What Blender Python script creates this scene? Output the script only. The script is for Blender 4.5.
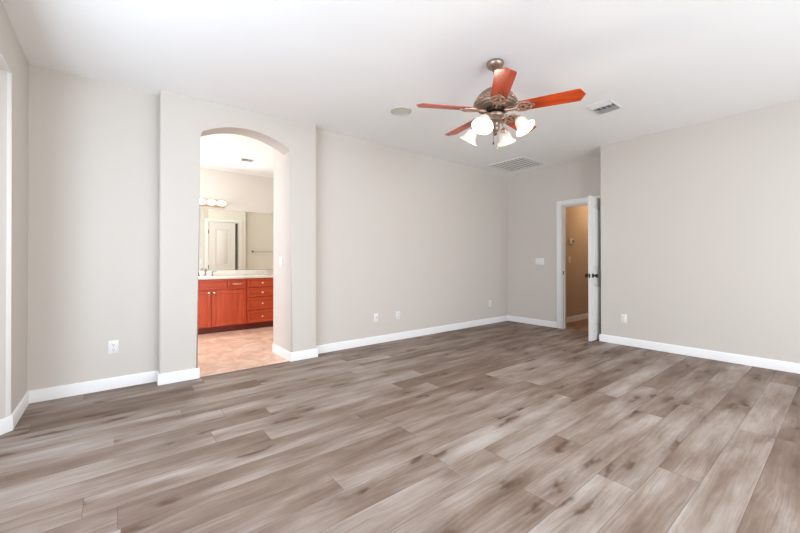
import bpy, bmesh, math, random
from mathutils import Vector, Matrix
for o in list(bpy.data.objects): bpy.data.objects.remove(o)
SC = bpy.context.scene
COL = SC.collection
PI = math.pi
rad = math.radians

# ------------------------------------------------------------------ camera
EYE = 1.127
yaw, pitch, roll = .8992, .0064, -.0012
F = Vector((math.cos(yaw), math.sin(yaw), 0)); R = Vector((math.sin(yaw), -math.cos(yaw), 0)); U = Vector((0, 0, 1))
F2 = F*math.cos(pitch) + U*math.sin(pitch); U2 = U*math.cos(pitch) - F*math.sin(pitch)
R3 = R*math.cos(roll) + U2*math.sin(roll); U3 = U2*math.cos(roll) - R*math.sin(roll)
cd = bpy.data.cameras.new('camera'); cam = bpy.data.objects.new('camera', cd); COL.objects.link(cam)
cd.sensor_width = 36; cd.lens = 359.3356/800*36; cd.clip_start = .05
cd.shift_y = -(266.5-258.83)/800
m = Matrix((R3, U3, -F2)).transposed().to_4x4(); m.translation = (0, 0, EYE)
cam.matrix_world = m
SC.camera = cam

# ------------------------------------------------------------------ world, light, exposure
SC.view_settings.view_transform = 'Standard'; SC.view_settings.look = 'None'
SC.view_settings.exposure = -0.05; SC.view_settings.gamma = 1; SC.view_settings.use_curve_mapping = False
SC.cycles.use_denoising = True
SC.cycles.max_bounces = 12; SC.cycles.diffuse_bounces = 8; SC.cycles.caustics_reflective = False; SC.cycles.caustics_refractive = False
SC.cycles.sample_clamp_indirect = 6
w = bpy.data.worlds.new('sky'); SC.world = w; w.use_nodes = True
w.node_tree.nodes['Background'].inputs[0].default_value = (.80, .90, 1, 1)
w.node_tree.nodes['Background'].inputs[1].default_value = 1.5

def area(name, loc, d, sx, sy, power, col, spread=PI):
    l = bpy.data.lights.new(name, 'AREA'); l.shape = 'RECTANGLE'; l.size = sx; l.size_y = sy
    l.energy = power; l.color = col; l.spread = spread
    o = bpy.data.objects.new(name, l); COL.objects.link(o); o.location = loc
    o.rotation_euler = Vector(d).to_track_quat('-Z', 'Y').to_euler()
    return o
# daylight through the windows (each light stands just outside its window opening)
area('bay_window_daylight', (-1.22, 1.35, 1.45), (1, 0, -.02), 2.3, 1.5, 130, (.73, .85, 1))
area('rear_window_daylight', (1.5, -1.98, 1.45), (0, 1, -.5), 1.5, 1.5, 120, (.87, .935, 1))
area('rear_window_daylight', (3.7, -1.98, 1.45), (0, 1, -.5), 1.5, 1.5, 85, (.87, .935, 1))
area('bathroom_window_daylight', (-.78, 5.6, 1.6), (1, -.12, -.1), 1.3, 1.3, 64, (.90, .95, 1))

def plight(name, loc, power, col, size=.03):
    l = bpy.data.lights.new(name, 'POINT'); l.energy = power; l.color = col; l.shadow_soft_size = size
    o = bpy.data.objects.new(name, l); COL.objects.link(o); o.location = loc; return o

# ------------------------------------------------------------------ materials
def lin(c):
    return tuple(((v/255)/12.92 if v/255 <= .04045 else ((v/255+.055)/1.055)**2.4) for v in c) + (1,)
def mat(name, col, rough=.6, metal=0, spec=.5, noise=0, nscale=8, bump=0, bscale=300):
    m_ = bpy.data.materials.new(name); m_.use_nodes = True; nt = m_.node_tree; b = nt.nodes['Principled BSDF']
    c = lin(col); b.inputs['Base Color'].default_value = c
    b.inputs['Roughness'].default_value = rough; b.inputs['Metallic'].default_value = metal
    b.inputs['Specular IOR Level'].default_value = spec
    tc = nt.nodes.new('ShaderNodeTexCoord')
    if noise:
        n = nt.nodes.new('ShaderNodeTexNoise'); n.inputs['Scale'].default_value = nscale; n.inputs['Detail'].default_value = 6
        nt.links.new(tc.outputs['Object'], n.inputs['Vector'])
        mx = nt.nodes.new('ShaderNodeMix'); mx.data_type = 'RGBA'
        mx.inputs[6].default_value = tuple(v*(1-noise) for v in c[:3])+(1,); mx.inputs[7].default_value = tuple(min(1, v*(1+noise)) for v in c[:3])+(1,)
        nt.links.new(n.outputs[0], mx.inputs[0]); nt.links.new(mx.outputs[2], b.inputs['Base Color'])
    if bump:
        n = nt.nodes.new('ShaderNodeTexNoise'); n.inputs['Scale'].default_value = bscale; n.inputs['Detail'].default_value = 2
        nt.links.new(tc.outputs['Object'], n.inputs['Vector'])
        bp = nt.nodes.new('ShaderNodeBump'); bp.inputs['Strength'].default_value = bump; bp.inputs['Distance'].default_value = .002
        nt.links.new(n.outputs[0], bp.inputs['Height']); nt.links.new(bp.outputs[0], b.inputs['Normal'])
    return m_
class NT:
    def __init__(s, nt): s.nt = nt
    def n(s, t, **k):
        nd = s.nt.nodes.new('ShaderNode'+t)
        for a, b in k.items(): setattr(nd, a, b)
        return nd
    def put(s, v, sock):
        if isinstance(v, (int, float)): sock.default_value = v
        elif isinstance(v, tuple): sock.default_value = v
        elif v is not None: s.nt.links.new(v, sock)
    def math(s, op, a, b=None, c=None):
        nd = s.n('Math', operation=op)
        for i, v in enumerate((a, b, c)):
            if v is not None: s.put(v, nd.inputs[i])
        return nd.outputs[0]
    def comb(s, x, y, z=0.0):
        nd = s.n('CombineXYZ')
        for i, v in enumerate((x, y, z)): s.put(v, nd.inputs[i])
        return nd.outputs[0]
    def mix(s, f, a, b, blend='MIX'):
        nd = s.n('Mix', data_type='RGBA', blend_type=blend)
        s.put(f, nd.inputs[0]); s.put(a, nd.inputs[6]); s.put(b, nd.inputs[7]); return nd.outputs[2]
    def noise(s, vec, scale=1.0, detail=4, rough=.5, dist=0.0):
        nd = s.n('TexNoise'); s.put(vec, nd.inputs['Vector']); nd.inputs['Scale'].default_value = scale
        nd.inputs['Detail'].default_value = detail; nd.inputs['Roughness'].default_value = rough; nd.inputs['Distortion'].default_value = dist
        return nd.outputs[0]
    def white(s, vec):
        nd = s.n('TexWhiteNoise', noise_dimensions='3D'); s.put(vec, nd.inputs['Vector']); return nd.outputs['Value']
    def ramp(s, f, *st):
        nd = s.n('ValToRGB'); e = nd.color_ramp.elements
        while len(e) < len(st): e.new(.5)
        for i, (p, c) in enumerate(st):
            e[i].position = p; e[i].color = c if len(c) == 4 else tuple(c)+(1,)
        s.put(f, nd.inputs[0]); return nd.outputs[0]
    def rmap(s, v, a, b, c, d):
        nd = s.n('MapRange'); s.put(v, nd.inputs[0])
        for i, q in enumerate((a, b, c, d)): nd.inputs[i+1].default_value = q
        return nd.outputs[0]

def plank_floor(name, W, Lp, pal, tint=None):
    m_ = bpy.data.materials.new(name); m_.use_nodes = True; k = NT(m_.node_tree); b = m_.node_tree.nodes['Principled BSDF']
    tc = k.n('TexCoord'); sp = k.n('SeparateXYZ'); k.put(tc.outputs['Object'], sp.inputs[0])
    x, y = sp.outputs[0], sp.outputs[1]
    yr = k.math('DIVIDE', k.math('ADD', y, .055), W); row = k.math('FLOOR', yr); fy = k.math('SUBTRACT', yr, row)
    off = k.math('MULTIPLY', k.white(k.comb(row, 3.7, 1.3)), Lp)
    xr = k.math('DIVIDE', k.math('ADD', x, off), Lp); colm = k.math('FLOOR', xr); fx = k.math('SUBTRACT', xr, colm)
    pid = k.white(k.comb(row, colm, .5)); pid2 = k.white(k.comb(row, colm, 11.5))
    lx = k.math('MULTIPLY', fx, Lp); ly = k.math('MULTIPLY', fy, W)
    seed = k.math('MULTIPLY', pid, 37.0)
    # knots: one or two per plank, pulling the grain round them
    knotv = k.comb(k.math('ADD', k.math('MULTIPLY', x, 1.5), seed), k.math('MULTIPLY', y, 4.6), 0.0)
    nz = k.n('TexNoise'); k.put(k.comb(k.math('MULTIPLY', x, 6.0), k.math('MULTIPLY', y, 16.0), seed), nz.inputs['Vector']); nz.inputs['Scale'].default_value = 1.0
    va = k.n('VectorMath', operation='MULTIPLY_ADD'); k.put(nz.outputs['Color'], va.inputs[0]); va.inputs[1].default_value = (.6, .40, 0); k.put(knotv, va.inputs[2]); knotv = va.outputs[0]
    vor = k.n('TexVoronoi', voronoi_dimensions='2D'); k.put(knotv, vor.inputs['Vector']); vor.inputs['Scale'].default_value = 1.0; vor.inputs['Randomness'].default_value = .9
    kd = vor.outputs['Distance']
    wob = k.noise(k.comb(k.math('MULTIPLY', x, 2.2), k.math('MULTIPLY', y, 9.0), seed), 1.0, 3, .5)
    pull = k.math('MULTIPLY', k.math('SUBTRACT', wob, .5), .05)
    yy = k.math('ADD', ly, k.math('ADD', pull, k.math('MULTIPLY', k.rmap(kd, 0, .32, 1, 0), .02)))
    cloud = k.noise(k.comb(k.math('MULTIPLY', x, 1.4), k.math('MULTIPLY', yy, 6.5), seed), 1.0, 4, .55)
    grain = k.noise(k.comb(k.math('MULTIPLY', x, 3.2), k.math('MULTIPLY', yy, 70.0), seed), 1.0, 5, .6)
    wave = k.n('TexWave', wave_type='BANDS', bands_direction='Y', wave_profile='SIN')
    k.put(k.comb(k.math('MULTIPLY', x, .5), yy, seed), wave.inputs['Vector'])
    wave.inputs['Scale'].default_value = 26; wave.inputs['Distortion'].default_value = 2.2; wave.inputs['Detail'].default_value = 2
    wave.inputs['Detail Scale'].default_value = 1.2
    fig = k.math('MULTIPLY', wave.outputs['Fac'], k.rmap(cloud, .42, .6, .0, 1.0))
    t = k.math('ADD', k.rmap(cloud, .22, .78, 0, 1), k.math('MULTIPLY', k.math('SUBTRACT', grain, .5), .62))
    t = k.math('SUBTRACT', t, k.math('MULTIPLY', fig, .08))
    t = k.math('ADD', t, k.math('MULTIPLY', k.math('SUBTRACT', pid2, .5), .36))
    base = k.ramp(t, (0.0, pal[0]), (.34, pal[1]), (.62, pal[2]), (1.05, pal[3]))
    kcore = k.rmap(k.math('ADD', kd, k.math('MULTIPLY', k.math('SUBTRACT', grain, .5), .12)), .02, .13, .85, 0)
    khalo = k.rmap(k.math('ADD', kd, k.math('MULTIPLY', k.math('SUBTRACT', grain, .5), .25)), .06, .36, .5, 0)
    on = k.math('GREATER_THAN', k.white(k.comb(k.math('MULTIPLY', row, 1.0), k.math('FLOOR', k.math('MULTIPLY', x, 1.4)), 2.0)), .2)
    base = k.mix(k.math('MULTIPLY', khalo, on), base, pal[0])
    base = k.mix(k.math('MULTIPLY', kcore, on), base, pal[4])
    e1 = k.math('MINIMUM', k.math('MULTIPLY', fy, W), k.math('MULTIPLY', k.math('SUBTRACT', 1, fy), W))
    e2 = k.math('MINIMUM', k.math('MULTIPLY', fx, Lp), k.math('MULTIPLY', k.math('SUBTRACT', 1, fx), Lp))
    seam = k.rmap(k.math('MINIMUM', e1, e2), .0006, .0022, .55, 0)
    base = k.mix(seam, base, pal[4])
    k.put(base, b.inputs['Base Color'])
    k.put(k.rmap(grain, .3, .7, .45, .6), b.inputs['Roughness']); b.inputs['Specular IOR Level'].default_value = .2
    bp = k.n('Bump'); bp.inputs['Strength'].default_value = .25; bp.inputs['Distance'].default_value = .0015
    k.put(k.math('SUBTRACT', grain, k.math('MULTIPLY', seam, 1.5)), bp.inputs['Height']); k.put(bp.outputs[0], b.inputs['Normal'])
    return m_

def tile_floor(name):
    m_ = bpy.data.materials.new(name); m_.use_nodes = True; k = NT(m_.node_tree); b = m_.node_tree.nodes['Principled BSDF']
    tc = k.n('TexCoord'); mp = k.n('Mapping'); k.put(tc.outputs['Object'], mp.inputs[0]); mp.inputs['Rotation'].default_value = (0, 0, rad(45))
    br = k.n('TexBrick'); br.offset = 0; br.inputs['Scale'].default_value = 1; br.inputs['Brick Width'].default_value = .33; br.inputs['Row Height'].default_value = .33
    br.inputs['Mortar Size'].default_value = .004; br.inputs['Color1'].default_value = (.45, .45, .45, 1); br.inputs['Color2'].default_value = (.6, .6, .6, 1)
    br.inputs['Mortar'].default_value = (0, 0, 0, 1); k.put(mp.outputs[0], br.inputs[0])
    n = k.noise(tc.outputs['Object'], 5.5, 6, .65, 1.0)
    c = k.ramp(n, (.32, lin((196, 154, 130))), (.5, lin((216, 182, 160))), (.66, lin((232, 208, 190))))
    c = k.mix(k.math('MULTIPLY', br.outputs['Fac'], .55), c, lin((196, 160, 138)))
    k.put(c, b.inputs['Base Color']); b.inputs['Roughness'].default_value = .35
    return m_

def wood(name, c1, c2, axis=0, rough=.3, scale=1.0):
    m_ = bpy.data.materials.new(name); m_.use_nodes = True; k = NT(m_.node_tree); b = m_.node_tree.nodes['Principled BSDF']
    tc = k.n('TexCoord'); mp = k.n('Mapping'); k.put(tc.outputs['Object'], mp.inputs[0])
    s = [40*scale]*3; s[axis] = 3*scale; mp.inputs['Scale'].default_value = s
    n = k.noise(mp.outputs[0], 1.0, 6, .6, .6)
    k.put(k.ramp(n, (.3, lin(c1)), (.7, lin(c2))), b.inputs['Base Color']); b.inputs['Roughness'].default_value = rough
    return m_

def glow(name, col, strength):
    m_ = bpy.data.materials.new(name); m_.use_nodes = True; b = m_.node_tree.nodes['Principled BSDF']
    b.inputs['Base Color'].default_value = (.72, .66, .58, 1); b.inputs['Roughness'].default_value = .25
    b.inputs['Emission Color'].default_value = lin(col); b.inputs['Emission Strength'].default_value = strength
    return m_
def pane_mat():
    m_ = bpy.data.materials.new('clear_window_glass'); m_.use_nodes = True; nt = m_.node_tree; nt.nodes.clear()
    o = nt.nodes.new('ShaderNodeOutputMaterial'); mx = nt.nodes.new('ShaderNodeMixShader'); t = nt.nodes.new('ShaderNodeBsdfTransparent'); g = nt.nodes.new('ShaderNodeBsdfGlossy')
    g.inputs['Roughness'].default_value = .02; mx.inputs[0].default_value = .06
    nt.links.new(t.outputs[0], mx.inputs[1]); nt.links.new(g.outputs[0], mx.inputs[2]); nt.links.new(mx.outputs[0], o.inputs[0]); return m_

M = dict(
    wall=mat('greige_wall_paint', (206, 199, 191), .85, spec=.2, bump=.15, bscale=160),
    ceil=mat('white_ceiling_paint', (246, 246, 245), .9, spec=.15, bump=.15, bscale=120),
    bathwall=mat('cream_bathroom_paint', (226, 222, 215), .8, spec=.2),
    hallwall=mat('hall_paint', (190, 172, 152), .85, spec=.2),
    trim=mat('white_trim_gloss', (234, 233, 232), .45),
    door=mat('white_door_paint', (214, 212, 209), .5),
    plastic=mat('white_plastic', (228, 227, 225), .4),
    slot=mat('dark_slot', (60, 56, 54), .6),
    grey=mat('grey_plastic', (150, 148, 146), .5),
    pewter=mat('brushed_pewter', (156, 138, 124), .38, metal=.85, noise=.25, nscale=25),
    bronze=mat('antique_bronze_scroll', (204, 170, 148), .35, metal=.8, noise=.35, nscale=60),
    dark=mat('dark_bronze', (52, 42, 36), .4, metal=.6),
    chrome=mat('chrome', (150, 148, 144), .2, metal=1),
    nickel=mat('satin_nickel', (226, 218, 205), .25, metal=.9),
    brass=mat('pale_brass', (225, 185, 150), .25, metal=.9),
    counter=mat('cultured_marble', (236, 234, 226), .25, noise=.03, nscale=4),
    mirror=mat('mirror_silver', (243, 245, 236), .02, metal=1),
    blade=wood('cherry_blade', (150, 46, 14), (205, 82, 34), 0, .28, .6),
    cherry=wood('cherry_cabinet', (178, 62, 24), (206, 86, 44), 2, .35, .5),
    cherryh=wood('cherry_cabinet_drawer', (178, 62, 24), (206, 86, 44), 0, .35, .5),
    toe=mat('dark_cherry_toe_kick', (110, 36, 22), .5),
    planks=plank_floor('grey_oak_planks', .18, 1.5, [lin((98, 79, 67)), lin((122, 104, 92)), lin((145, 131, 121)), lin((170, 161, 154)), lin((80, 56, 43))]),
    hallplanks=plank_floor('hall_planks', .18, 1.22, [lin((104, 78, 62)), lin((136, 106, 86)), lin((160, 130, 108)), lin((180, 150, 128)), lin((84, 60, 48))]),
    tile=tile_floor('terracotta_tile'),
    glass=pane_mat(),
    shade=glow('lit_frosted_glass', (255, 236, 210), .25),
    bulb=glow('lit_bulb', (255, 244, 226), 1.5),
    speaker=mat('pale_speaker_grille', (206, 205, 192), .7, noise=.12, nscale=900),
    ventdark=mat('vent_shadow_grey', (120, 122, 124), .7),
)

# ------------------------------------------------------------------ mesh helpers
def bm_new(): return bmesh.new()
def box(bm, x0, y0, z0, x1, y1, z1, bev=0, seg=2):
    r = bmesh.ops.create_cube(bm, size=1); vs = r['verts']
    for v in vs: v.co = Vector(((x0+x1)/2+v.co.x*(x1-x0), (y0+y1)/2+v.co.y*(y1-y0), (z0+z1)/2+v.co.z*(z1-z0)))
    if bev:
        es = list({e for v in vs for e in v.link_edges})
        bmesh.ops.bevel(bm, geom=es, offset=bev, segments=seg, affect='EDGES', profile=.5)
def prism(bm, pts, fn, a, b):
    """outline pts (2D) extruded from a to b; fn(u,v,w)->xyz"""
    A = [bm.verts.new(fn(u, v, a)) for u, v in pts]; B = [bm.verts.new(fn(u, v, b)) for u, v in pts]
    n = len(pts); bm.faces.new(A); bm.faces.new(B[::-1])
    for i in range(n): bm.faces.new((A[i], B[i], B[(i+1) % n], A[(i+1) % n]))
    return A, B
def lathe(bm, prof, seg=32, mtx=None):
    rings = []
    for r, z in prof:
        if r < 1e-6: rings.append([bm.verts.new((0, 0, z))])
        else: rings.append([bm.verts.new((r*math.cos(2*PI*i/seg), r*math.sin(2*PI*i/seg), z)) for i in range(seg)])
    for A, B in zip(rings, rings[1:]):
        for i in range(seg):
            j = (i+1) % seg
            if len(A) == 1 and len(B) == 1: continue
            if len(A) == 1: bm.faces.new((A[0], B[j], B[i]))
            elif len(B) == 1: bm.faces.new((A[i], A[j], B[0]))
            else: bm.faces.new((A[i], A[j], B[j], B[i]))
    if mtx is not None: bmesh.ops.transform(bm, matrix=mtx, verts=[v for r in rings for v in r])
def tube(bm, pts, r, seg=10, caps=True):
    pts = [Vector(p) for p in pts]; rr = r if isinstance(r, (list, tuple)) else [r]*len(pts); rings = []
    up = Vector((0, 0, 1)); prev = None
    for i, p in enumerate(pts):
        t = (pts[min(i+1, len(pts)-1)]-pts[max(i-1, 0)]).normalized()
        if prev is None:
            a = up if abs(t.z) < .95 else Vector((1, 0, 0)); n = (a-t*a.dot(t)).normalized()
        else: n = (prev-t*prev.dot(t)).normalized()
        prev = n; bn = t.cross(n)
        rings.append([bm.verts.new(p+(n*math.cos(2*PI*k/seg)+bn*math.sin(2*PI*k/seg))*rr[i]) for k in range(seg)])
    for A, B in zip(rings, rings[1:]):
        for k in range(seg): bm.faces.new((A[k], A[(k+1) % seg], B[(k+1) % seg], B[k]))
    if caps: bm.faces.new(rings[0][::-1]); bm.faces.new(rings[-1])
def obj(name, bm, m_, parent=None, loc=(0, 0, 0), rot=(0, 0, 0), smooth=None):
    bmesh.ops.recalc_face_normals(bm, faces=bm.faces[:])
    me = bpy.data.meshes.new(name); bm.to_mesh(me); bm.free(); me.materials.append(m_)
    if smooth is not None:
        for p in me.polygons: p.use_smooth = True
        me.set_sharp_from_angle(angle=rad(smooth))
    o = bpy.data.objects.new(name, me); COL.objects.link(o); o.location = loc; o.rotation_euler = rot
    if parent is not None: o.parent = parent
    return o
def empty(name, loc, label=None, cat=None, group=None, rz=0, kind=None):
    o = bpy.data.objects.new(name, None); COL.objects.link(o); o.location = loc; o.rotation_euler = (0, 0, rz); o.empty_display_size = .1
    return tag(o, label, cat, group, kind)
def tag(o, label=None, cat=None, group=None, kind=None):
    if label: o['label'] = label
    if cat: o['category'] = cat
    if group: o['group'] = group
    if kind: o['kind'] = kind
    return o
def struct(name, bm, m_, label, cat, smooth=None, loc=(0, 0, 0)):
    return tag(obj(name, bm, m_, loc=loc, smooth=smooth), label, cat, kind='structure')

# ------------------------------------------------------------------ room constants
X0, X1, X2, YC = -.539, 5.837, 5.355, 2.206
Y1, YP, YL, XPL, XPR = 4.061, 3.936, 4.083, .324, 1.872
H, HL, HB = 2.744, 2.703, 2.40
YR = -1.8                    # rear wall behind the camera
BX0, BX1, BY0, BY1, BH = -.6, 3.4, 4.51, 6.80, 2.70   # bathroom
AL, AR = .636, 1.560         # arch opening

# floors
b = bm_new(); box(b, -1.3, YR-.12, -.1, X1+.12, YP, 0)
box(b, XPR, YP, -.1, X1+.12, Y1+.1, 0); box(b, -1.3, YP, -.1, XPL, YL+.1, 0)
struct('floor', b, M['planks'], 'grey brown wood plank floor of the empty bedroom', 'floor')
b = bm_new(); box(b, BX0-.12, BY0, -.1, BX1+.12, BY1+.12, 0); box(b, AL-.1, YP+.001, -.1, AR+.1, BY0, 0.0005); box(b, AR+.1, 4.2, -.1, 2.4, BY0, 0)
struct('floor_bathroom', b, M['tile'], 'salmon coloured tile floor beyond the arched opening', 'floor')
b = bm_new(); box(b, X1+.12, 1.9, -.1, 9, 3.36, 0)
struct('floor_hall', b, M['hallplanks'], 'brown wood floor of the hall beyond the open door', 'floor')
# ceilings
b = bm_new(); xs0, xs1 = 1.4, 1.95
prism(b, [(X0-.12, HL), (xs0, HL), (xs1, H), (X1+.12, H), (X1+.12, H+.12), (X0-.12, H+.12)], lambda u, v, w_: (u, w_, v), YR-.12, 4.2)
struct('ceiling', b, M['ceil'], 'white painted bedroom ceiling with a faint seam', 'ceiling', smooth=40)
b = bm_new(); box(b, BX0-.12, 4.17, BH, BX1+.12, BY1+.12, BH+.1)
struct('ceiling_bathroom', b, M['ceil'], 'white ceiling of the bathroom seen through the arch', 'ceiling')
b = bm_new(); box(b, X1+.12, 1.9, 2.5, 9, 3.36, 2.6)
struct('ceiling_hall', b, M['ceil'], 'hall ceiling beyond the open door', 'ceiling')

T = .12
# arch wall
def arch_pts():
    zs, zt = 2.375, 2.512; w2 = (AR-AL)/2; h_ = zt-zs; Rr = (w2*w2+h_*h_)/(2*h_); cz = zt-Rr; cx = (AL+AR)/2; a0 = math.asin(w2/Rr); n = 24
    return [(cx+Rr*math.sin(-a0+2*a0*i/n), cz+Rr*math.cos(-a0+2*a0*i/n)) for i in range(n+1)]
ap = arch_pts()
def archwall(bm, xr_fn, y0, y1, bevel_at, outer):
    pts = [(XPL, 0), (XPL, H+.05)] + xr_fn + [(AR, 0)] + ap[::-1] + [(AL, 0)]
    A, B = prism(bm, pts, lambda u, v, w_: (u, w_, v), y0, y1)
    V = A if bevel_at == y0 else B
    n = len(pts); k0 = len(pts)-len(ap)-2; es = []
    for i in range(k0, n-1):
        e = bm.edges.get((V[i], V[i+1])); es.append(e)
    if outer:
        es.append(bm.edges.get((A[0], A[1]))); 
        j = 2
        es.append(bm.edges.get((A[2], A[3])))
    bmesh.ops.bevel(bm, geom=[e for e in es if e], offset=.018, segments=4, affect='EDGES', profile=.5)
b = bm_new()
archwall(b, [(XPR, H+.05), (XPR, 0)], YP, 4.17, YP, True)
box(b, AR, 4.17, 0, 1.66, BY0, BH+.05); 
box(b, XPL, 4.17, 0, AL, BY0, BH+.05)
struct('wall_arch', b, M['wall'], 'thick pale wall with the arched opening to the bathroom', 'wall', smooth=35)
# left section, main wall, door wall
b = bm_new(); box(b, X0-T, YL, 0, XPL, YL+.427, H+.05); struct('wall_back_left', b, M['wall'], 'pale wall section between left corner and arch wall', 'wall')
b = bm_new(); box(b, XPR, Y1, 0, X1+T, Y1+.11, H+.05); struct('wall_back', b, M['wall'], 'long greige wall right of the arch', 'wall')
yd0, yd1, zd = 2.275, 3.012, 2.045
b = bm_new()
prism(b, [(YC-.001, 0), (yd0, 0), (yd0, zd), (yd1, zd), (yd1, 0), (Y1, 0), (Y1, H+.05), (YC-.001, H+.05)], lambda u, v, w_: (w_, u, v), X1, X1+T)
struct('wall_door', b, M['wall'], 'far greige wall with the doorway to the hall', 'wall')
# right wall with its outer corner (bullnosed)
b = bm_new()
A, B = prism(b, [(X2, YR-T), (X2, YC), (X1+T, YC), (X1+T, YC-T), (X2+T, YC-T), (X2+T, YR-T)], lambda u, v, w_: (u, v, w_), 0, H+.05)
bmesh.ops.bevel(b, geom=[b.edges.get((A[1], B[1]))], offset=.018, segments=4, affect='EDGES', profile=.5)
struct('wall_right', b, M['wall'], 'blank pale wall on the right side of the room', 'wall', smooth=35)
# left wall with the bay opening
yb0, yb1 = -.75, 3.50
b = bm_new()
A, B = prism(b, [(YR-T, 0), (yb0, 0), (yb0, HB), (yb1, HB), (yb1, 0), (YL+.1, 0), (YL+.1, H+.05), (YR-T, H+.05)], lambda u, v, w_: (w_, u, v), X0, X0-T)
bmesh.ops.bevel(b, geom=[b.edges.get((A[2], A[3])), b.edges.get((A[3], A[4]))], offset=.018, segments=4, affect='EDGES', profile=.5)
struct('wall_left', b, M['wall'], 'left wall beside the bay recess', 'wall', smooth=35)
BD = .6; XB = X0-BD
def poly_wall(name, pts, z0, z1, label):
    b = bm_new(); prism(b, pts, lambda u, v, w_: (u, v, w_), z0, z1)
    return struct(name, b, M['wall'], label, 'wall')
e_ = .012
poly_wall('wall_bay_far', [(X0-e_, yb1+e_), (XB, yb1-BD+2*e_), (XB-T, yb1-BD+.05), (XB-T, yb1-BD+.2), (X0-T, yb1+.17), (X0-T, yb1+.02)], 0, HB, 'bright diagonal wall of the bay recess at far left')
poly_wall('wall_bay_near', [(X0-e_, yb0), (XB, yb0+BD), (XB-T, yb0+BD), (XB-T, yb0+BD-.2), (X0-T, yb0-.15)], 0, HB, 'near diagonal wall of the bay recess')
yw0, yw1 = yb0+BD, yb1-BD
def window_wall(name, fn, u0, u1, top, holes, z0, z1, th, label):
    """wall with window holes: built from boxes around each hole"""
    b = bm_new(); edges = [u0]
    for h0, h1 in holes: edges += [h0, h1]
    edges.append(u1)
    for i in range(0, len(edges), 2): fn(b, edges[i], edges[i+1], 0, top, th)
    for h0, h1 in holes: fn(b, h0, h1, 0, z0, th); fn(b, h0, h1, z1, top, th)
    return struct(name, b, M['wall'], label, 'wall')
window_wall('wall_bay_outer', lambda b, u0, u1, z0, z1, th: box(b, XB-th, u0, z0, XB, u1, z1), yw0, yw1+.06, HB, [(yw0+.25, yw1-.25)], .6, 2.15, T, 'outer wall of the bay recess with its window')
b = bm_new(); prism(b, [(X0-.1, yb0-.1), (XB-T, yw0-.1), (XB-T, yw1+.2), (X0-.1, yb1+.1)], lambda u, v, w_: (u, v, w_), HB, HB+.1)
struct('ceiling_bay', b, M['ceil'], 'lower ceiling of the bay recess', 'ceiling')
window_wall('wall_rear', lambda b, u0, u1, z0, z1, th: box(b, u0, YR-th, z0, u1, YR, z1), X0-T, X2+T, H+.05, [(.7, 2.3), (2.9, 4.5)], .65, 2.2, T, 'rear wall behind the camera with two windows')
# bathroom shell
window_wall('wall_bathroom_left', lambda b, u0, u1, z0, z1, th: box(b, BX0-th, u0, z0, BX0, u1, z1), BY0, BY1+T, BH+.05, [(4.9, 6.3)], .9, 2.3, T, 'left wall of the bathroom with its window')
for o in [bpy.data.objects['wall_bathroom_left']]: o.data.materials[0] = M['bathwall']
b = bm_new(); box(b, BX0, BY1, 0, BX1+T, BY1+T, BH+.05); struct('wall_bathroom_back', b, M['bathwall'], 'cream bathroom wall above the vanity', 'wall')
b = bm_new(); box(b, BX1, 4.18, 0, BX1+T, BY1, BH+.05); struct('wall_bathroom_right', b, M['bathwall'], 'right wall of the bathroom', 'wall')
b = bm_new(); box(b, 1.66, 4.30, 2.035, 2.31, BY0, BH+.05); box(b, 2.31, 4.39, 0, 2.47, BY0, BH+.05); box(b, 2.31, 4.21, 0, 2.33, 4.39, BH)
struct('wall_bathroom_front', b, M['bathwall'], 'bathroom wall around the closet door, seen in the mirror', 'wall')
b = bm_new(); box(b, 2.47, 4.23, 0, BX1, 4.36, BH+.05); struct('wall_bathroom_front_recess', b, M['bathwall'], 'cream bathroom wall with the towel bar, seen in the mirror', 'wall')
b = bm_new(); box(b, 1.66, 4.19, 0, 2.31, 4.21, BH); struct('wall_closet', b, M['bathwall'], 'back of the shallow linen closet', 'wall')
# hall shell
b = bm_new(); box(b, X1+T, 3.24, 0, 9, 3.36, 2.55); struct('wall_hall_left', b, M['hallwall'], 'warm lit hall wall with the thermostat', 'wall')
b = bm_new(); box(b, X1+T, 1.9, 0, 9, 2.02, 2.55); struct('wall_hall_right', b, M['hallwall'], 'right wall of the hall', 'wall')
b = bm_new(); box(b, 9, 1.9, 0, 9.12, 3.36, 2.55); struct('wall_hall_end', b, M['hallwall'], 'end wall of the hall', 'wall')

# baseboards
BBH, BBT = .1, .012
def baseboard(name, pts, label, flip=1):
    """run along polyline pts (x,y); thickness to the left of travel * flip"""
    b = bm_new(); P = [Vector((x, y, 0)) for x, y in pts]; prof = [(0, 0), (BBT, 0), (BBT, BBH-.012), (BBT*.75, BBH-.004), (BBT*.35, BBH), (0, BBH)]
    rings = []
    for i, p in enumerate(P):
        ds = []
        if i > 0: ds.append((P[i]-P[i-1]).normalized())
        if i < len(P)-1: ds.append((P[i+1]-P[i]).normalized())
        ns = [Vector((-d.y, d.x, 0))*flip for d in ds]
        n = sum(ns, Vector()) ; n = n.normalized(); n = n/max(.3, n.dot(ns[0]))
        rings.append([b.verts.new(p+n*t+Vector((0, 0, z))) for t, z in prof])
    for A, B in zip(rings, rings[1:]):
        for k in range(len(prof)): b.faces.new((A[k], A[(k+1) % len(prof)], B[(k+1) % len(prof)], B[k]))
    b.faces.new(rings[0]); b.faces.new(rings[-1][::-1])
    return struct(name, b, M['trim'], label, 'baseboard', smooth=30)
baseboard('baseboard_left', [(XB+.001, yw1+.01), (X0, yb1), (X0, YL), (XPL, YL)], 'white baseboard along the left corner and wall', -1)
baseboard('baseboard_arch_left', [(XPL, YL-.001), (XPL, YP), (AL, YP), (AL, BY0)], 'white baseboard on the pier left of the arch', -1)
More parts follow.
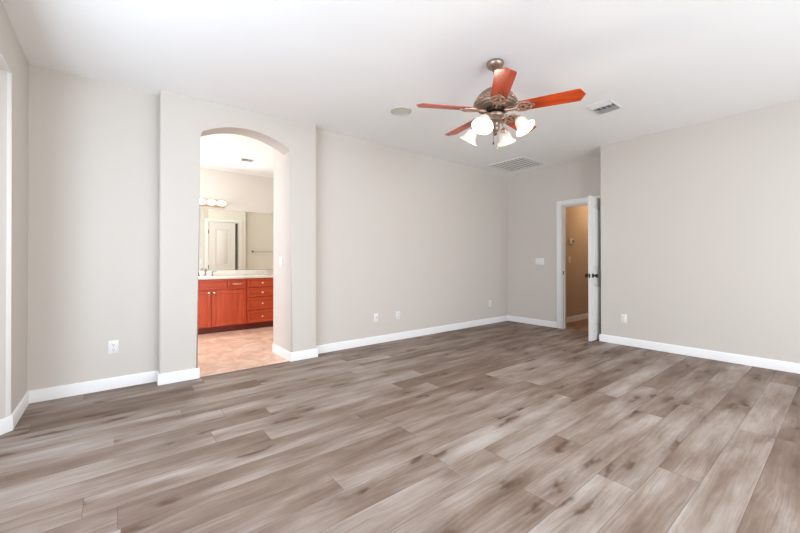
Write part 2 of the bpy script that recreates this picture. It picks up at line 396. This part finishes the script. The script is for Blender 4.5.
baseboard('baseboard_arch_right', [(AR, BY0), (AR, YP), (XPR, YP), (XPR, Y1-.001)], 'white baseboard on the pier right of the arch', -1)
baseboard('baseboard_back', [(XPR, Y1), (X1, Y1), (X1, 3.10)], 'white baseboard along the long back wall and door wall', -1)
baseboard('baseboard_right', [(5.815, YC), (X2, YC), (X2, YR)], 'white baseboard along the right wall', -1)
baseboard('baseboard_rear', [(X2, YR), (X0, YR)], 'white baseboard on the rear wall', -1)
baseboard('baseboard_hall', [(X1+T, 3.24), (9, 3.24)], 'baseboard along the hall wall', -1)
# floor transition strip
b = bm_new(); box(b, AL+BBT, YP-.012, 0, AR-BBT, YP+.012, .004, .0015)
struct('trim_1', b, mat('dark_transition', (120, 106, 96), .5), 'thin floor strip under the arched opening', 'trim')

# windows (behind the camera, in the bay and in the bathroom)
def window(name, axis, pos, u0, u1, z0, z1, label):
    def bx(b, a0, a1, zz0, zz1, t0, t1):
        if axis == 'x': box(b, pos+t0, a0, zz0, pos+t1, a1, zz1)
        else: box(b, a0, pos+t0, zz0, a1, pos+t1, zz1)
    b = bm_new(); w_ = .04
    bx(b, u0, u1, z0, z0+w_, -.03, .03); bx(b, u0, u1, z1-w_, z1, -.03, .03); bx(b, u0, u0+w_, z0+w_, z1-w_, -.03, .03); bx(b, u1-w_, u1, z0+w_, z1-w_, -.03, .03)
    mid = (u0+u1)/2; bx(b, mid-.02, mid+.02, z0+w_, z1-w_, -.025, .025)
    f = obj(name, b, M['trim']); tag(f, label, 'window', kind='structure')
    b = bm_new(); bx(b, u0+w_, mid-.02, z0+w_, z1-w_, -.003, .003); bx(b, mid+.02, u1-w_, z0+w_, z1-w_, -.003, .003); obj('window_pane', b, M['glass'], f)
    return f
window('window_1', 'x', XB-.06, yw0+.25, yw1-.25, .6, 2.15, 'white framed bay window')
window('window_2', 'y', YR-.06, .7, 2.3, .65, 2.2, 'white framed rear window nearest the bay')
window('window_3', 'y', YR-.06, 2.9, 4.5, .65, 2.2, 'white framed rear window nearest the right wall')
window('window_4', 'x', BX0-.06, 4.9, 6.3, .9, 2.3, 'white framed bathroom window')

# ------------------------------------------------------------------ doors
def casing(parent, pts_out, name='door_casing'):
    b = bm_new(); pts_out(b); return obj(name, b, M['trim'], parent, smooth=30)
def panel_leaf(wd, ht, th):
    """two-panel door leaf: hinge at origin, spans +x, thickness in y 0..th, raised mouldings both faces"""
    b = bm_new(); box(b, 0, 0, .008, wd, th, ht, .002, 1); pan = []
    st = .11
    for (z0, z1) in ((.24, .80), (1.02, ht-.13)):
        for side in (0, 1):
            p = bm_new(); y = 0 if side == 0 else th; s = -1 if side == 0 else 1
            x0, x1 = st, wd-st
            # raised bead frame
            for (a0, c0, a1, c1) in ((x0, z0, x1, z0+.022), (x0, z1-.022, x1, z1), (x0, z0, x0+.022, z1), (x1-.022, z0, x1, z1)):
                box(p, a0, min(y, y+s*.007), c0, a1, max(y, y+s*.007), c1, .003, 1)
            box(p, x0+.05, min(y, y+s*.006), z0+.05, x1-.05, max(y, y+s*.006), z1-.05, .005, 2)
            pan.append(p)
    return b, pan
def add_leaf(parent, wd, ht, th, loc, rz, knobs=True, knobmat='dark'):
    b, pan = panel_leaf(wd, ht, th)
    leaf = obj('door_leaf', b, M['door'], parent, loc=loc, rot=(0, 0, rz))
    for p in pan: obj('door_panel', p, M['door'], leaf, smooth=30)
    if knobs:
        for s in (-1, 1):
            k = bm_new(); y = -.0005 if s < 0 else th+.0005
            mt = Matrix.Translation((wd-.065, y, .92)) @ Matrix.Rotation(rad(90)*(1 if s < 0 else -1), 4, 'X')
            lathe(k, [(0, 0), (.032, 0), (.032, .006), (.012, .011), (.011, .03), (.02, .036), (.028, .048), (.027, .058), (.018, .066), (0, .068)], 20, mt)
            obj('door_knob', k, M[knobmat], leaf, smooth=40)
        k = bm_new(); box(k, wd-.0005, th/2-.011, .89, wd+.002, th/2+.011, .95); obj('latch_plate', k, M[knobmat], leaf)
    return leaf
d1 = empty('door_1', (X1, yd0, 0), 'white two panel door standing open into the bedroom', 'door', kind='structure')
# leaf hinged at the right jamb, standing open into the room
add_leaf(d1, .648, 2.035, .034, (-.004, .022, 0), PI)       # spans -x; thickness toward -y
leaf = d1.children[0]
for z in (.25, 1.05, 1.82):
    k = bm_new(); tube(k, [(-.006, -.004, z-.045), (-.006, -.004, z+.045)], .006, 8); obj('hinge', k, M['dark'], leaf)
def cs(b):
    # casing profile boards round the hall doorway, in door_1 local coordinates (origin X1, yd0)
    L = yd1-yd0; cw = .078; t = .018
    box(b, -t, L+.004, 0, 0, L+.004+cw, zd+.004+cw, .004, 2)
    box(b, -t, -.066, zd+.004, 0, L+.004, zd+.004+cw, .004, 2)
    box(b, -t, -.066, 0, 0, -.004, zd+.004, .004, 2)
b = bm_new(); cs(b); obj('door_casing', b, M['trim'], d1, smooth=30)
b = bm_new(); L = yd1-yd0
box(b, -.001, L-.014, 0, T+.001, L, zd); box(b, .001, 0, 0, T+.001, .07, zd); box(b, -.001, .014, zd-.014, T+.001, L-.014, zd)
box(b, .045, L-.024, 0, .08, L-.014, zd-.014); box(b, .045, .014, 0, .08, .024, zd-.014); box(b, .045, .024, zd-.024, .08, L-.024, zd-.014)
obj('door_jamb', b, M['trim'], d1)
b = bm_new(); box(b, .008, L-.0155, .90, .038, L-.0138, .96); obj('strike_plate', b, M['dark'], d1)
# bathroom closet door (seen in the mirror)
d2 = empty('door_2', (1.66, BY0, 0), 'white closet door standing ajar, reflected in the bathroom mirror', 'door', kind='structure')
add_leaf(d2, .545, 2.02, .034, (.016, .0, 0), rad(5), knobs=False)
for z in (.25, 1.0, 1.80):
    k = bm_new(); tube(k, [(.012, .006, z-.045), (.012, .006, z+.045)], .008, 8); obj('hinge', k, M['dark'], d2)
b = bm_new(); box(b, -.065, 0, 0, -.002, .016, 2.10, .003, 1); box(b, .652, 0, 0, .72, .016, 2.10, .003, 1); box(b, -.002, 0, 2.037, .652, .016, 2.10, .003, 1)
obj('door_casing', b, M['trim'], d2)
b = bm_new(); box(b, 0, -.115, 0, .014, 0, 2.034); box(b, .636, -.115, 0, .65, 0, 2.034); box(b, .014, -.115, 2.02, .636, 0, 2.034); obj('door_jamb', b, M['trim'], d2)

# ------------------------------------------------------------------ ceiling fan
FX, FY = 2.425, 1.802
fan = empty('ceiling_fan', (FX, FY, H), 'cherry bladed ceiling fan with four lit glass shades hanging from ceiling', 'ceiling fan')
def fz(z): return z-H
b = bm_new(); lathe(b, [(0, 0), (.066, 0), (.070, -.006), (.069, -.016), (.062, -.032), (.046, -.047), (.030, -.055), (.024, -.060), (0, -.060)], 32)
obj('canopy', b, M['pewter'], fan, smooth=45)
b = bm_new(); lathe(b, [(0, -.055), (.022, -.058), (.024, -.068), (.014, -.076), (.0125, -.10), (.0125, -.235), (.03, -.245), (.034, -.27), (0, -.27)], 24)
obj('downrod', b, M['pewter'], fan, smooth=45)
b = bm_new(); lathe(b, [(0, fz(2.53)), (.030, fz(2.53)), (.055, fz(2.524)), (.090, fz(2.510)), (.124, fz(2.486)), (.148, fz(2.456)), (.162, fz(2.424)), (.166, fz(2.398)), (.163, fz(2.386)), (.150, fz(2.380)), (.146, fz(2.372)), (.120, fz(2.362)), (.085, fz(2.358)), (0, fz(2.358))], 48)
mh = obj('motor_housing', b, M['pewter'], fan, smooth=40)
# scroll relief round the lower rim
b = bm_new()
for i in range(20):
    a = 2*PI*i/20
    c_ = Vector((.163*math.cos(a), .163*math.sin(a), fz(2.420))); t_ = Vector((-math.sin(a), math.cos(a), 0)); n_ = Vector((math.cos(a), math.sin(a), 0)); u_ = Vector((0, 0, 1))
    pts = []
    for k in range(14):
        th = k/13*2.4*PI; r_ = .027*(1-k/18)
        q = t_*math.cos(th)*r_+u_*math.sin(th)*r_*.9; h_ = q.z
        pts.append(c_+q+n_*(.002-h_*.55))
    tube(b, pts, .0048, 6)
obj('scroll_relief', b, M['bronze'], mh, smooth=60)
# flywheel (dark) and switch housing
b = bm_new(); lathe(b, [(0, fz(2.358)), (.078, fz(2.358)), (.078, fz(2.335)), (.05, fz(2.328)), (0, fz(2.328))], 32)
obj('flywheel', b, M['dark'], fan, smooth=40)
b = bm_new(); lathe(b, [(0, fz(2.330)), (.052, fz(2.330)), (.066, fz(2.322)), (.070, fz(2.31)), (.066, fz(2.298)), (.052, fz(2.288)), (.047, fz(2.28)), (.055, fz(2.274)), (.056, fz(2.262)), (.044, fz(2.252)), (.034, fz(2.24)), (.032, fz(2.222)), (.036, fz(2.21)), (.034, fz(2.195)), (.022, fz(2.18)), (.016, fz(2.172)), (.018, fz(2.162)), (.010, fz(2.150)), (0, fz(2.146))], 32)
obj('switch_housing', b, M['pewter'], fan, smooth=40)

ZB = 2.352
blades = []
for i in range(5):
    ang = rad(150.9 - 72*i)
    b = bm_new(); pr = []
    x0_, x1_ = .205, .665
    # outline: rounded root, slightly widening, clipped pointed tip
    up = [(.185, .054), (.195, .060), (.30, .063), (.45, .067), (.60, .071), (.622, .069)]
    outline = up + [(.656, 0)] + [(x, -y) for x, y in up[::-1]]
    prism(b, outline, lambda u, v, w_: (u, v, w_), -.003, .003)
    mtx = Matrix.Rotation(rad(-12.5), 4, 'X'); bmesh.ops.transform(b, matrix=mtx, verts=b.verts[:])
    bl = obj('blade', b, M['blade'], fan, loc=(0, 0, fz(ZB)), rot=(0, 0, ang)); blades.append(bl)
    # ornate blade iron
    b = bm_new()
    tube(b, [(.07, 0, -.006), (.10, .0, -.010), (.13, 0, -.012), (.165, 0, -.010)], [.013, .009, .008, .010], 8)
    tube(b, [(.165, .012, -.01), (.13, .03, -.010), (.09, .022, -.008), (.075, .01, -.006)], .004, 6)
    tube(b, [(.165, -.012, -.01), (.13, -.03, -.010), (.09, -.022, -.008), (.075, -.01, -.006)], .004, 6)
    def loop(cx, cy, rx, ry, r_, n=20, a0=0, a1=2*PI):
        tube(b, [(cx+rx*math.cos(a0+(a1-a0)*k/n), cy+ry*math.sin(a0+(a1-a0)*k/n), -.009) for k in range(n+1)], r_, 6)
    loop(.215, 0, .066, .055, .007); loop(.215, 0, .034, .026, .006)
    for sy in (1, -1):
        loop(.185, sy*.028, .024, .018, .0055, 14); loop(.245, sy*.028, .024, .018, .0055, 14)
    loop(.288, 0, .014, .012, .005, 12)
    for (sx, sy) in ((.20, 0), (.235, .012), (.235, -.012)):
        mt = Matrix.Translation((sx, sy, -.014)); lathe(b, [(0, -.004), (.005, -.003), (.006, 0), (.006, .008), (0, .008)], 10, mt)
    bmesh.ops.transform(b, matrix=mtx, verts=b.verts[:])
    obj('blade_iron', b, M['bronze'], bl, smooth=50)

for i in range(4):
    a = rad(14+90*i); ca, sa = math.cos(a), math.sin(a)
    def P(r_, z): return (r_*ca, r_*sa, fz(z))
    b = bm_new(); tube(b, [P(.040, 2.268), P(.075, 2.278), P(.115, 2.288), P(.150, 2.285), P(.172, 2.268), P(.182, 2.248)], [.007, .006, .006, .006, .007, .009], 8)
    # small scroll under the arm
    tube(b, [P(.045+.028*(1-math.cos(t*PI*1.5))*.8, 2.262-.03*math.sin(t*PI*1.3)) for t in [k/8 for k in range(9)]], .004, 6)
    arm = obj('light_arm', b, M['bronze'], fan, smooth=50)
    # shade: bell, axis tilts outward
    tilt = rad(33); base = Vector(P(.180, 2.252))
    mt = Matrix.Translation(base) @ Matrix.Rotation(a, 4, 'Z') @ Matrix.Rotation(-tilt, 4, 'Y')
    b = bm_new(); lathe(b, [(0, .012), (.014, .012), (.022, .004), (.028, -.008), (.028, -.022), (0, -.022)], 20, mt)
    obj('shade_holder', b, M['bronze'], arm, smooth=40)
    prof = [(.024, -.018), (.034, -.024), (.042, -.036), (.046, -.052), (.049, -.070), (.055, -.088), (.066, -.104), (.078, -.115), (.082, -.119)]
    b = bm_new(); lathe(b, prof + [(r_-.003, z) for r_, z in prof[::-1]], 32, mt)
    sh = obj('lamp_shade', b, M['shade'], fan, smooth=60)
    b = bm_new(); lathe(b, [(0, -.03), (.012, -.034), (.016, -.05), (.026, -.068), (.027, -.08), (.018, -.094), (0, -.10)], 16, mt); obj('bulb', b, M['bulb'], sh, smooth=60)
    wp = mt @ Vector((0, 0, -.135)); l_ = plight('fan_bulb_light', (0, 0, 0), 6, (1, .86, .70), .05); l_.location = wp; l_.parent = fan
for (dx, dy, zl, mm) in ((.012, -.012, .10, 'bronze'), (-.024, .0, .065, 'dark')):
    b = bm_new(); tube(b, [(dx, dy, fz(2.16)), (dx, dy, fz(2.16)-zl+.0)], .0012, 5)
    lathe(b, [(0, 0), (.003, -.002), (.006, -.014), (.005, -.024), (0, -.028)], 10, Matrix.Translation((dx, dy, fz(2.16)-zl)))
    obj('pull_chain', b, M[mm], fan, smooth=50)

# ------------------------------------------------------------------ ceiling fittings
b = bm_new(); lathe(b, [(0, -.004), (.088, -.004), (.090, -.006), (.1, -.012), (.112, -.010), (.116, 0), (0, 0)], 40)
sp_ = empty('ceiling_speaker', (2.411, 3.013, H), 'round flush ceiling speaker left of the fan', 'ceiling speaker')
b = bm_new(); lathe(b, [(.094, 0), (.094, -.009), (.1, -.013), (.112, -.010), (.116, 0)], 40); obj('ring', b, mat('speaker_ring', (196, 196, 186), .6), sp_, smooth=50)
b = bm_new(); lathe(b, [(0, -.006), (.094, -.004), (.094, 0), (0, 0)], 40); obj('grille', b, M['speaker'], sp_, smooth=50)

def three_way_vent(name, loc, L, W, label, rz=0):
    """stamped ceiling register with louvre banks in three directions (hangs down from z=0)"""
    v = empty(name, loc, label, 'air vent', rz=rz); f = .02
    b = bm_new(); hx, hy = L/2, W/2
    box(b, -hx, -hy, -.006, hx, -hy+f, 0, .002, 1); box(b, -hx, hy-f, -.006, hx, hy, 0, .002, 1)
    box(b, -hx, -hy+f, -.006, -hx+f, hy-f, 0); box(b, hx-f, -hy+f, -.006, hx, hy-f, 0)
    a, c = -hx+L*.33, hx-L*.33
    box(b, a-.004, -hy+f, -.006, a+.004, hy-f, 0); box(b, c-.004, -hy+f, -.006, c+.004, hy-f, 0)
    obj('frame', b, M['plastic'], v)
    b = bm_new(); box(b, -hx+f, -hy+f, -.0015, hx-f, hy-f, -.0005); obj('duct_shade', b, M['ventdark'], v)  # thin sheet coloured as the shadow inside the duct
    def slat(x0, x1, y0, y1, dirn):
        b = bm_new(); n = 4
        if dirn == 'y':
            for i in range(n):
                y = y0+(y1-y0)*(i+.5)/n; pts = [(y+.010, -.002), (y-.008, -.016), (y-.009, -.0145), (y+.009, -.0005)]
                prism(b, pts, lambda u, w_, t: (t, u, w_), x0, x1)
        else:
            s = 1 if dirn == '+x' else -1
            for i in range(n):
                x = x0+(x1-x0)*(i+.5)/n; pts = [(x-s*.010, -.002), (x+s*.008, -.016), (x+s*.009, -.0145), (x-s*.009, -.0005)]
                prism(b, pts, lambda u, w_, t: (u, t, w_), y0, y1)
        obj('louvre_bank', b, M['plastic'], v)
    slat(-hx+f, a-.004, -hy+f, hy-f, '+x'); slat(c+.004, hx-f, -hy+f, hy-f, '-x'); slat(a+.004, c-.004, -hy+f, hy-f, 'y')
    return v
three_way_vent('supply_vent', (4.03, 1.615, H), .32, .24, 'small white louvred ceiling vent right of the fan')
three_way_vent('bathroom_vent', (1.57, 5.84, BH), .28, .16, 'small white vent on the bathroom ceiling beyond the arch')
# return grille
rv = empty('return_grille', (5.27, 3.50, H), 'wide white slatted return grille on ceiling near far corner', 'air vent')
b = bm_new(); hx, hy, f = .33, .34, .025
box(b, -hx, -hy, -.008, hx, -hy+f, 0, .002, 1); box(b, -hx, hy-f, -.008, hx, hy, 0, .002, 1); box(b, -hx, -hy+f, -.008, -hx+f, hy-f, 0); box(b, hx-f, -hy+f, -.008, hx, hy-f, 0)
obj('frame', b, M['plastic'], rv)
b = bm_new(); box(b, -hx+f, -hy+f, -.0015, hx-f, hy-f, -.0005); obj('duct_shade', b, mat('return_shade_grey', (120, 118, 115), .8), rv)  # flat grey sheet, its colour standing in for the shade between the slats
b = bm_new(); n = 9
for i in range(n):
    y = -hy+f+(2*hy-2*f)*(i+.5)/n
    prism(b, [(y-.017, -.002), (y+.017, -.009), (y+.018, -.007), (y-.016, -.0005)], lambda u, w_, t: (t, u, w_), -hx+f, hx-f)
obj('slats', b, M['plastic'], rv)

# ------------------------------------------------------------------ wall plates (built facing -y at origin, then turned)
def plate(name, loc, rz, kind, label, cat, W=.072, Hh=.116, group=None):
    v = empty(name, loc, label, cat, group, rz)
    b = bm_new(); box(b, -W/2, -.006, -Hh/2, W/2, 0, Hh/2, .002, 2); obj('cover_plate', b, M['plastic'], v, smooth=30)
    if kind == 'duplex':
        for s in (-1, 1):
            b = bm_new(); lathe(b, [(0, 0), (.0165, 0), (.0165, .003), (.0155, .004), (0, .004)], 20, Matrix.Translation((0, -.006, s*.0195)) @ Matrix.Rotation(rad(90), 4, 'X'))
            sk = obj('socket', b, M['plastic'], v, smooth=30)
            b = bm_new()
            box(b, -.0075, -.0107, s*.0195-.002, -.0050, -.0099, s*.0195+.008); box(b, .0050, -.0107, s*.0195-.002, .0075, -.0099, s*.0195+.008)
            box(b, -.0025, -.0107, s*.0195-.011, .0025, -.0099, s*.0195-.006); obj('slots', b, M['slot'], sk)
        b = bm_new(); lathe(b, [(0, 0), (.003, 0), (.003, .001), (0, .0015)], 10, Matrix.Translation((0, -.006, 0)) @ Matrix.Rotation(rad(90), 4, 'X')); obj('screw', b, M['grey'], v)
    elif kind == 'coax':
        b = bm_new(); lathe(b, [(0, 0), (.0075, 0), (.0075, .003), (.0045, .0035), (.0045, .012), (0, .012)], 12, Matrix.Translation((0, -.006, 0)) @ Matrix.Rotation(rad(90), 4, 'X')); obj('jack', b, M['nickel'], v, smooth=40)
    elif kind == 'rocker':
        n = max(1, round((W-.026)/.046))
        for i in range(n):
            x = (i-(n-1)/2)*.046
            b = bm_new(); box(b, x-.0165, -.0095, -.033, x+.0165, -.006, .033, .001, 1); obj('rocker', b, M['plastic'], v)
    elif kind == 'toggle':
        b = bm_new(); box(b, -.005, -.018, -.004, .005, -.006, .012, .001, 1); obj('toggle', b, M['plastic'], v)
    return v
plate('cable_jack', (2.807, Y1, .356), 0, 'coax', 'white cable plate on long wall, nearest the arch', 'wall plate')
plate('wall_outlet', (3.19, Y1, .349), 0, 'duplex', 'white outlet low on long wall, just right of the cable plate', 'outlet')
plate('wall_outlet', (5.296, Y1, .362), 0, 'duplex', 'white outlet low on long wall near the far corner', 'outlet')
plate('wall_outlet', (-.004, YL, .368), 0, 'duplex', 'white outlet low on the wall section left of the arch', 'outlet')
plate('wall_outlet', (X2, 1.909, .354), -PI/2, 'duplex', 'white outlet low on the right wall beside the door', 'outlet')
plate('light_switch', (X1, 3.402, 1.118), -PI/2, 'rocker', 'wide white switch plate on the far wall left of the doorway', 'light switch', W=.165)
plate('light_switch', (AR, 4.25, 1.12), -PI/2, 'rocker', 'white switch plate on the inner side of the arched opening', 'light switch')
plate('light_switch', (6.56, 3.24, 1.15), 0, 'toggle', 'switch on the hall wall below the thermostat', 'light switch')
th_ = empty('thermostat', (6.61, 3.24, 1.49), 'small white thermostat with dark screen on the hall wall', 'thermostat')
b = bm_new(); box(b, -.07, -.028, -.05, .07, 0, .05, .005, 2); obj('housing', b, M['plastic'], th_, smooth=30)
b = bm_new(); box(b, .012, -.030, -.03, .060, -.0275, .03); obj('screen', b, M['slot'], th_)

# ------------------------------------------------------------------ bathroom vanity
VF = 6.19; CT = .855
van = empty('vanity_cabinet', (1.18, VF, 0), 'cherry red bathroom vanity cabinet with doors and drawers', 'vanity')
def lx(x): return x-1.18
b = bm_new(); box(b, lx(.2), .02, .10, lx(2.22), BY1-VF-.002, .845, 0); obj('carcass', b, M['cherry'], van)
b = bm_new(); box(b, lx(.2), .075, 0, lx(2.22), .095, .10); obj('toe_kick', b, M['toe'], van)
def front(kind, x0, x1, z0, z1, rail=.05):
    b = bm_new(); m_ = M['cherryh'] if kind != 'door' else M['cherry']; th = .02
    x0, x1 = lx(x0), lx(x1)
    box(b, x0, 0, z0, x0+rail, th, z1, .003, 1); box(b, x1-rail, 0, z0, x1, th, z1, .003, 1)
    box(b, x0+rail, 0, z0, x1-rail, th, z0+rail, .003, 1); box(b, x0+rail, 0, z1-rail, x1-rail, th, z1, .003, 1)
    box(b, x0+rail-.002, .013, z0+rail-.002, x1-rail+.002, th, z1-rail+.002)
    return obj({'door': 'door', 'drawer': 'drawer', 'false': 'false_front'}[kind], b, m_, van)
def knob(par, x, z):
    b = bm_new(); lathe(b, [(0, 0), (.008, 0), (.006, .008), (.008, .014), (.015, .018), (.016, .023), (.011, .028), (0, .030)], 16, Matrix.Translation((lx(x), 0, z)) @ Matrix.Rotation(rad(90), 4, 'X'))
    obj('knob', b, M['nickel'], par, smooth=40)
dr = front('door', .685, 1.172, .112, .665); knob(dr, 1.145, .637)
dr = front('door', 1.190, 1.690, .112, .665); knob(dr, 1.217, .637)
front('false', .985, 1.395, .688, .838, .032)
def pull(par, x, z):
    b = bm_new(); tube(b, [(lx(x-.075), 0, z), (lx(x-.07), -.020, z), (lx(x-.035), -.027, z), (lx(x), -.028, z), (lx(x+.035), -.027, z), (lx(x+.07), -.020, z), (lx(x+.075), 0, z)], [.006, .006, .007, .009, .007, .006, .006], 8)
    obj('handle', b, M['nickel'], par, smooth=50)
dr = front('drawer', 1.418, 1.690, .688, .838, .032); pull(dr, 1.554, .762)
dr = front('drawer', .685, .962, .688, .838, .032); pull(dr, .823, .762)
for xa, xb in ((1.715, 2.195), (.215, .665)):
    for z0, z1 in ((.70, .838), (.538, .682), (.325, .520), (.112, .305)):
        dr = front('drawer', xa, xb, z0, z1, .032); knob(dr, (xa+xb)/2, (z0+z1)/2-.005)
# countertop and splash
ct = empty('vanity_countertop', (1.18, VF, .847), 'white countertop lying on the cherry vanity cabinet', 'countertop')
b = bm_new(); box(b, lx(.18), -.02, 0, lx(2.24), BY1-VF-.001, .036, .006, 2); obj('slab', b, M['counter'], ct, smooth=30)
b = bm_new(); box(b, .18, BY1-.022, .8835, 2.24, BY1-.001, .972, .004, 2); tag(obj('backsplash', b, M['counter'], smooth=30), 'low white backsplash strip between vanity countertop and mirror', 'backsplash')
b = bm_new(); lathe(b, [(.19, .0), (.20, .004), (.205, .002), (.205, 0), (.19, -.001)], 40, Matrix.Translation((0, .30, .036)) @ Matrix.Diagonal((1.15, .8, 1, 1)))
obj('sink_rim', b, M['counter'], ct, smooth=50)
# faucet
fc = empty('bathroom_faucet', (1.18, 6.68, .886), 'chrome two lever faucet at the back of the vanity counter', 'faucet')
b = bm_new(); lathe(b, [(0, 0), (.026, 0), (.026, .006), (.016, .014), (.014, .05), (0, .05)], 16)
tube(b, [(0, 0, .04), (0, -.005, .085), (0, -.04, .115), (0, -.085, .11), (0, -.115, .085)], [.013, .012, .011, .010, .010], 10); obj('spout', b, M['chrome'], fc, smooth=50)
for s in (-1, 1):
    b = bm_new(); lathe(b, [(0, 0), (.024, 0), (.024, .006), (.015, .014), (.014, .06), (.016, .068), (0, .072)], 16, Matrix.Translation((s*.10, 0, 0)))
    tube(b, [(s*.10, 0, .066), (s*.13, -.01, .074), (s*.175, -.015, .076)], [.008, .007, .005], 8); obj('lever_handle', b, M['chrome'], fc, smooth=50)
# mirror
mr = empty('vanity_mirror', (1.2, BY1, 1.0), 'large frameless mirror on bathroom wall above the vanity', 'mirror')
b = bm_new(); box(b, -1.0, -.008, -.022, 1.45, -.002, 1.02); obj('mirror_glass', b, M['mirror'], mr)
b = bm_new(); box(b, -1.0, -.010, -.028, 1.45, 0, -.022); obj('bottom_channel', b, M['chrome'], mr)
# light bar
lb = empty('vanity_light_bar', (1.06, BY1, 2.12), 'lit bathroom light bar with round bulbs above the mirror', 'wall light')
b = bm_new(); box(b, -.45, -.03, -.062, .44, 0, .062, .012, 2); obj('back_plate', b, M['brass'], lb, smooth=30)
for i in range(6):
    x = -.40+i*.155
    b = bm_new(); bmesh.ops.create_uvsphere(b, u_segments=20, v_segments=12, radius=.05, matrix=Matrix.Translation((x, -.085, 0)) @ Matrix.Diagonal((1.5, 1, 1, 1))); obj('globe_bulb', b, M['bulb'], lb, smooth=80)
area('light_bar_glow', (1.06, BY1-.16, 2.12), (0, -1, -.25), .9, .1, 26, (1, .96, .9))
# towel bar (seen in the mirror)
tb = empty('towel_bar', (2.95, 4.36, 1.37), 'chrome towel bar reflected in the bathroom mirror', 'towel bar')
b = bm_new(); tube(b, [(-.28, .06, 0), (.28, .06, 0)], .009, 10); obj('bar', b, M['nickel'], tb, smooth=50)
for s in (-1, 1):
    b = bm_new(); lathe(b, [(0, 0), (.026, 0), (.026, .008), (.013, .014), (.012, .06), (.016, .075), (0, .075)], 14, Matrix.Translation((s*.28, 0, 0)) @ Matrix.Rotation(rad(-90), 4, 'X')); obj('bracket', b, M['chrome'], tb, smooth=50)

# hall lamp: warm ceiling globe out of sight along the hall
hl = empty('hall_ceiling_light', (7.3, 2.55, 2.5), 'warm flush ceiling light in the hall', 'ceiling light')
b = bm_new(); lathe(b, [(0, 0), (.15, 0), (.15, -.02), (.13, -.06), (.08, -.09), (0, -.10)], 28); obj('glass_bowl', b, glow('warm_bowl', (255, 190, 120), 3), hl, smooth=60)
plight('hall_lamp_glow', (7.3, 2.55, 2.34), 20, (1, .74, .48), .1)
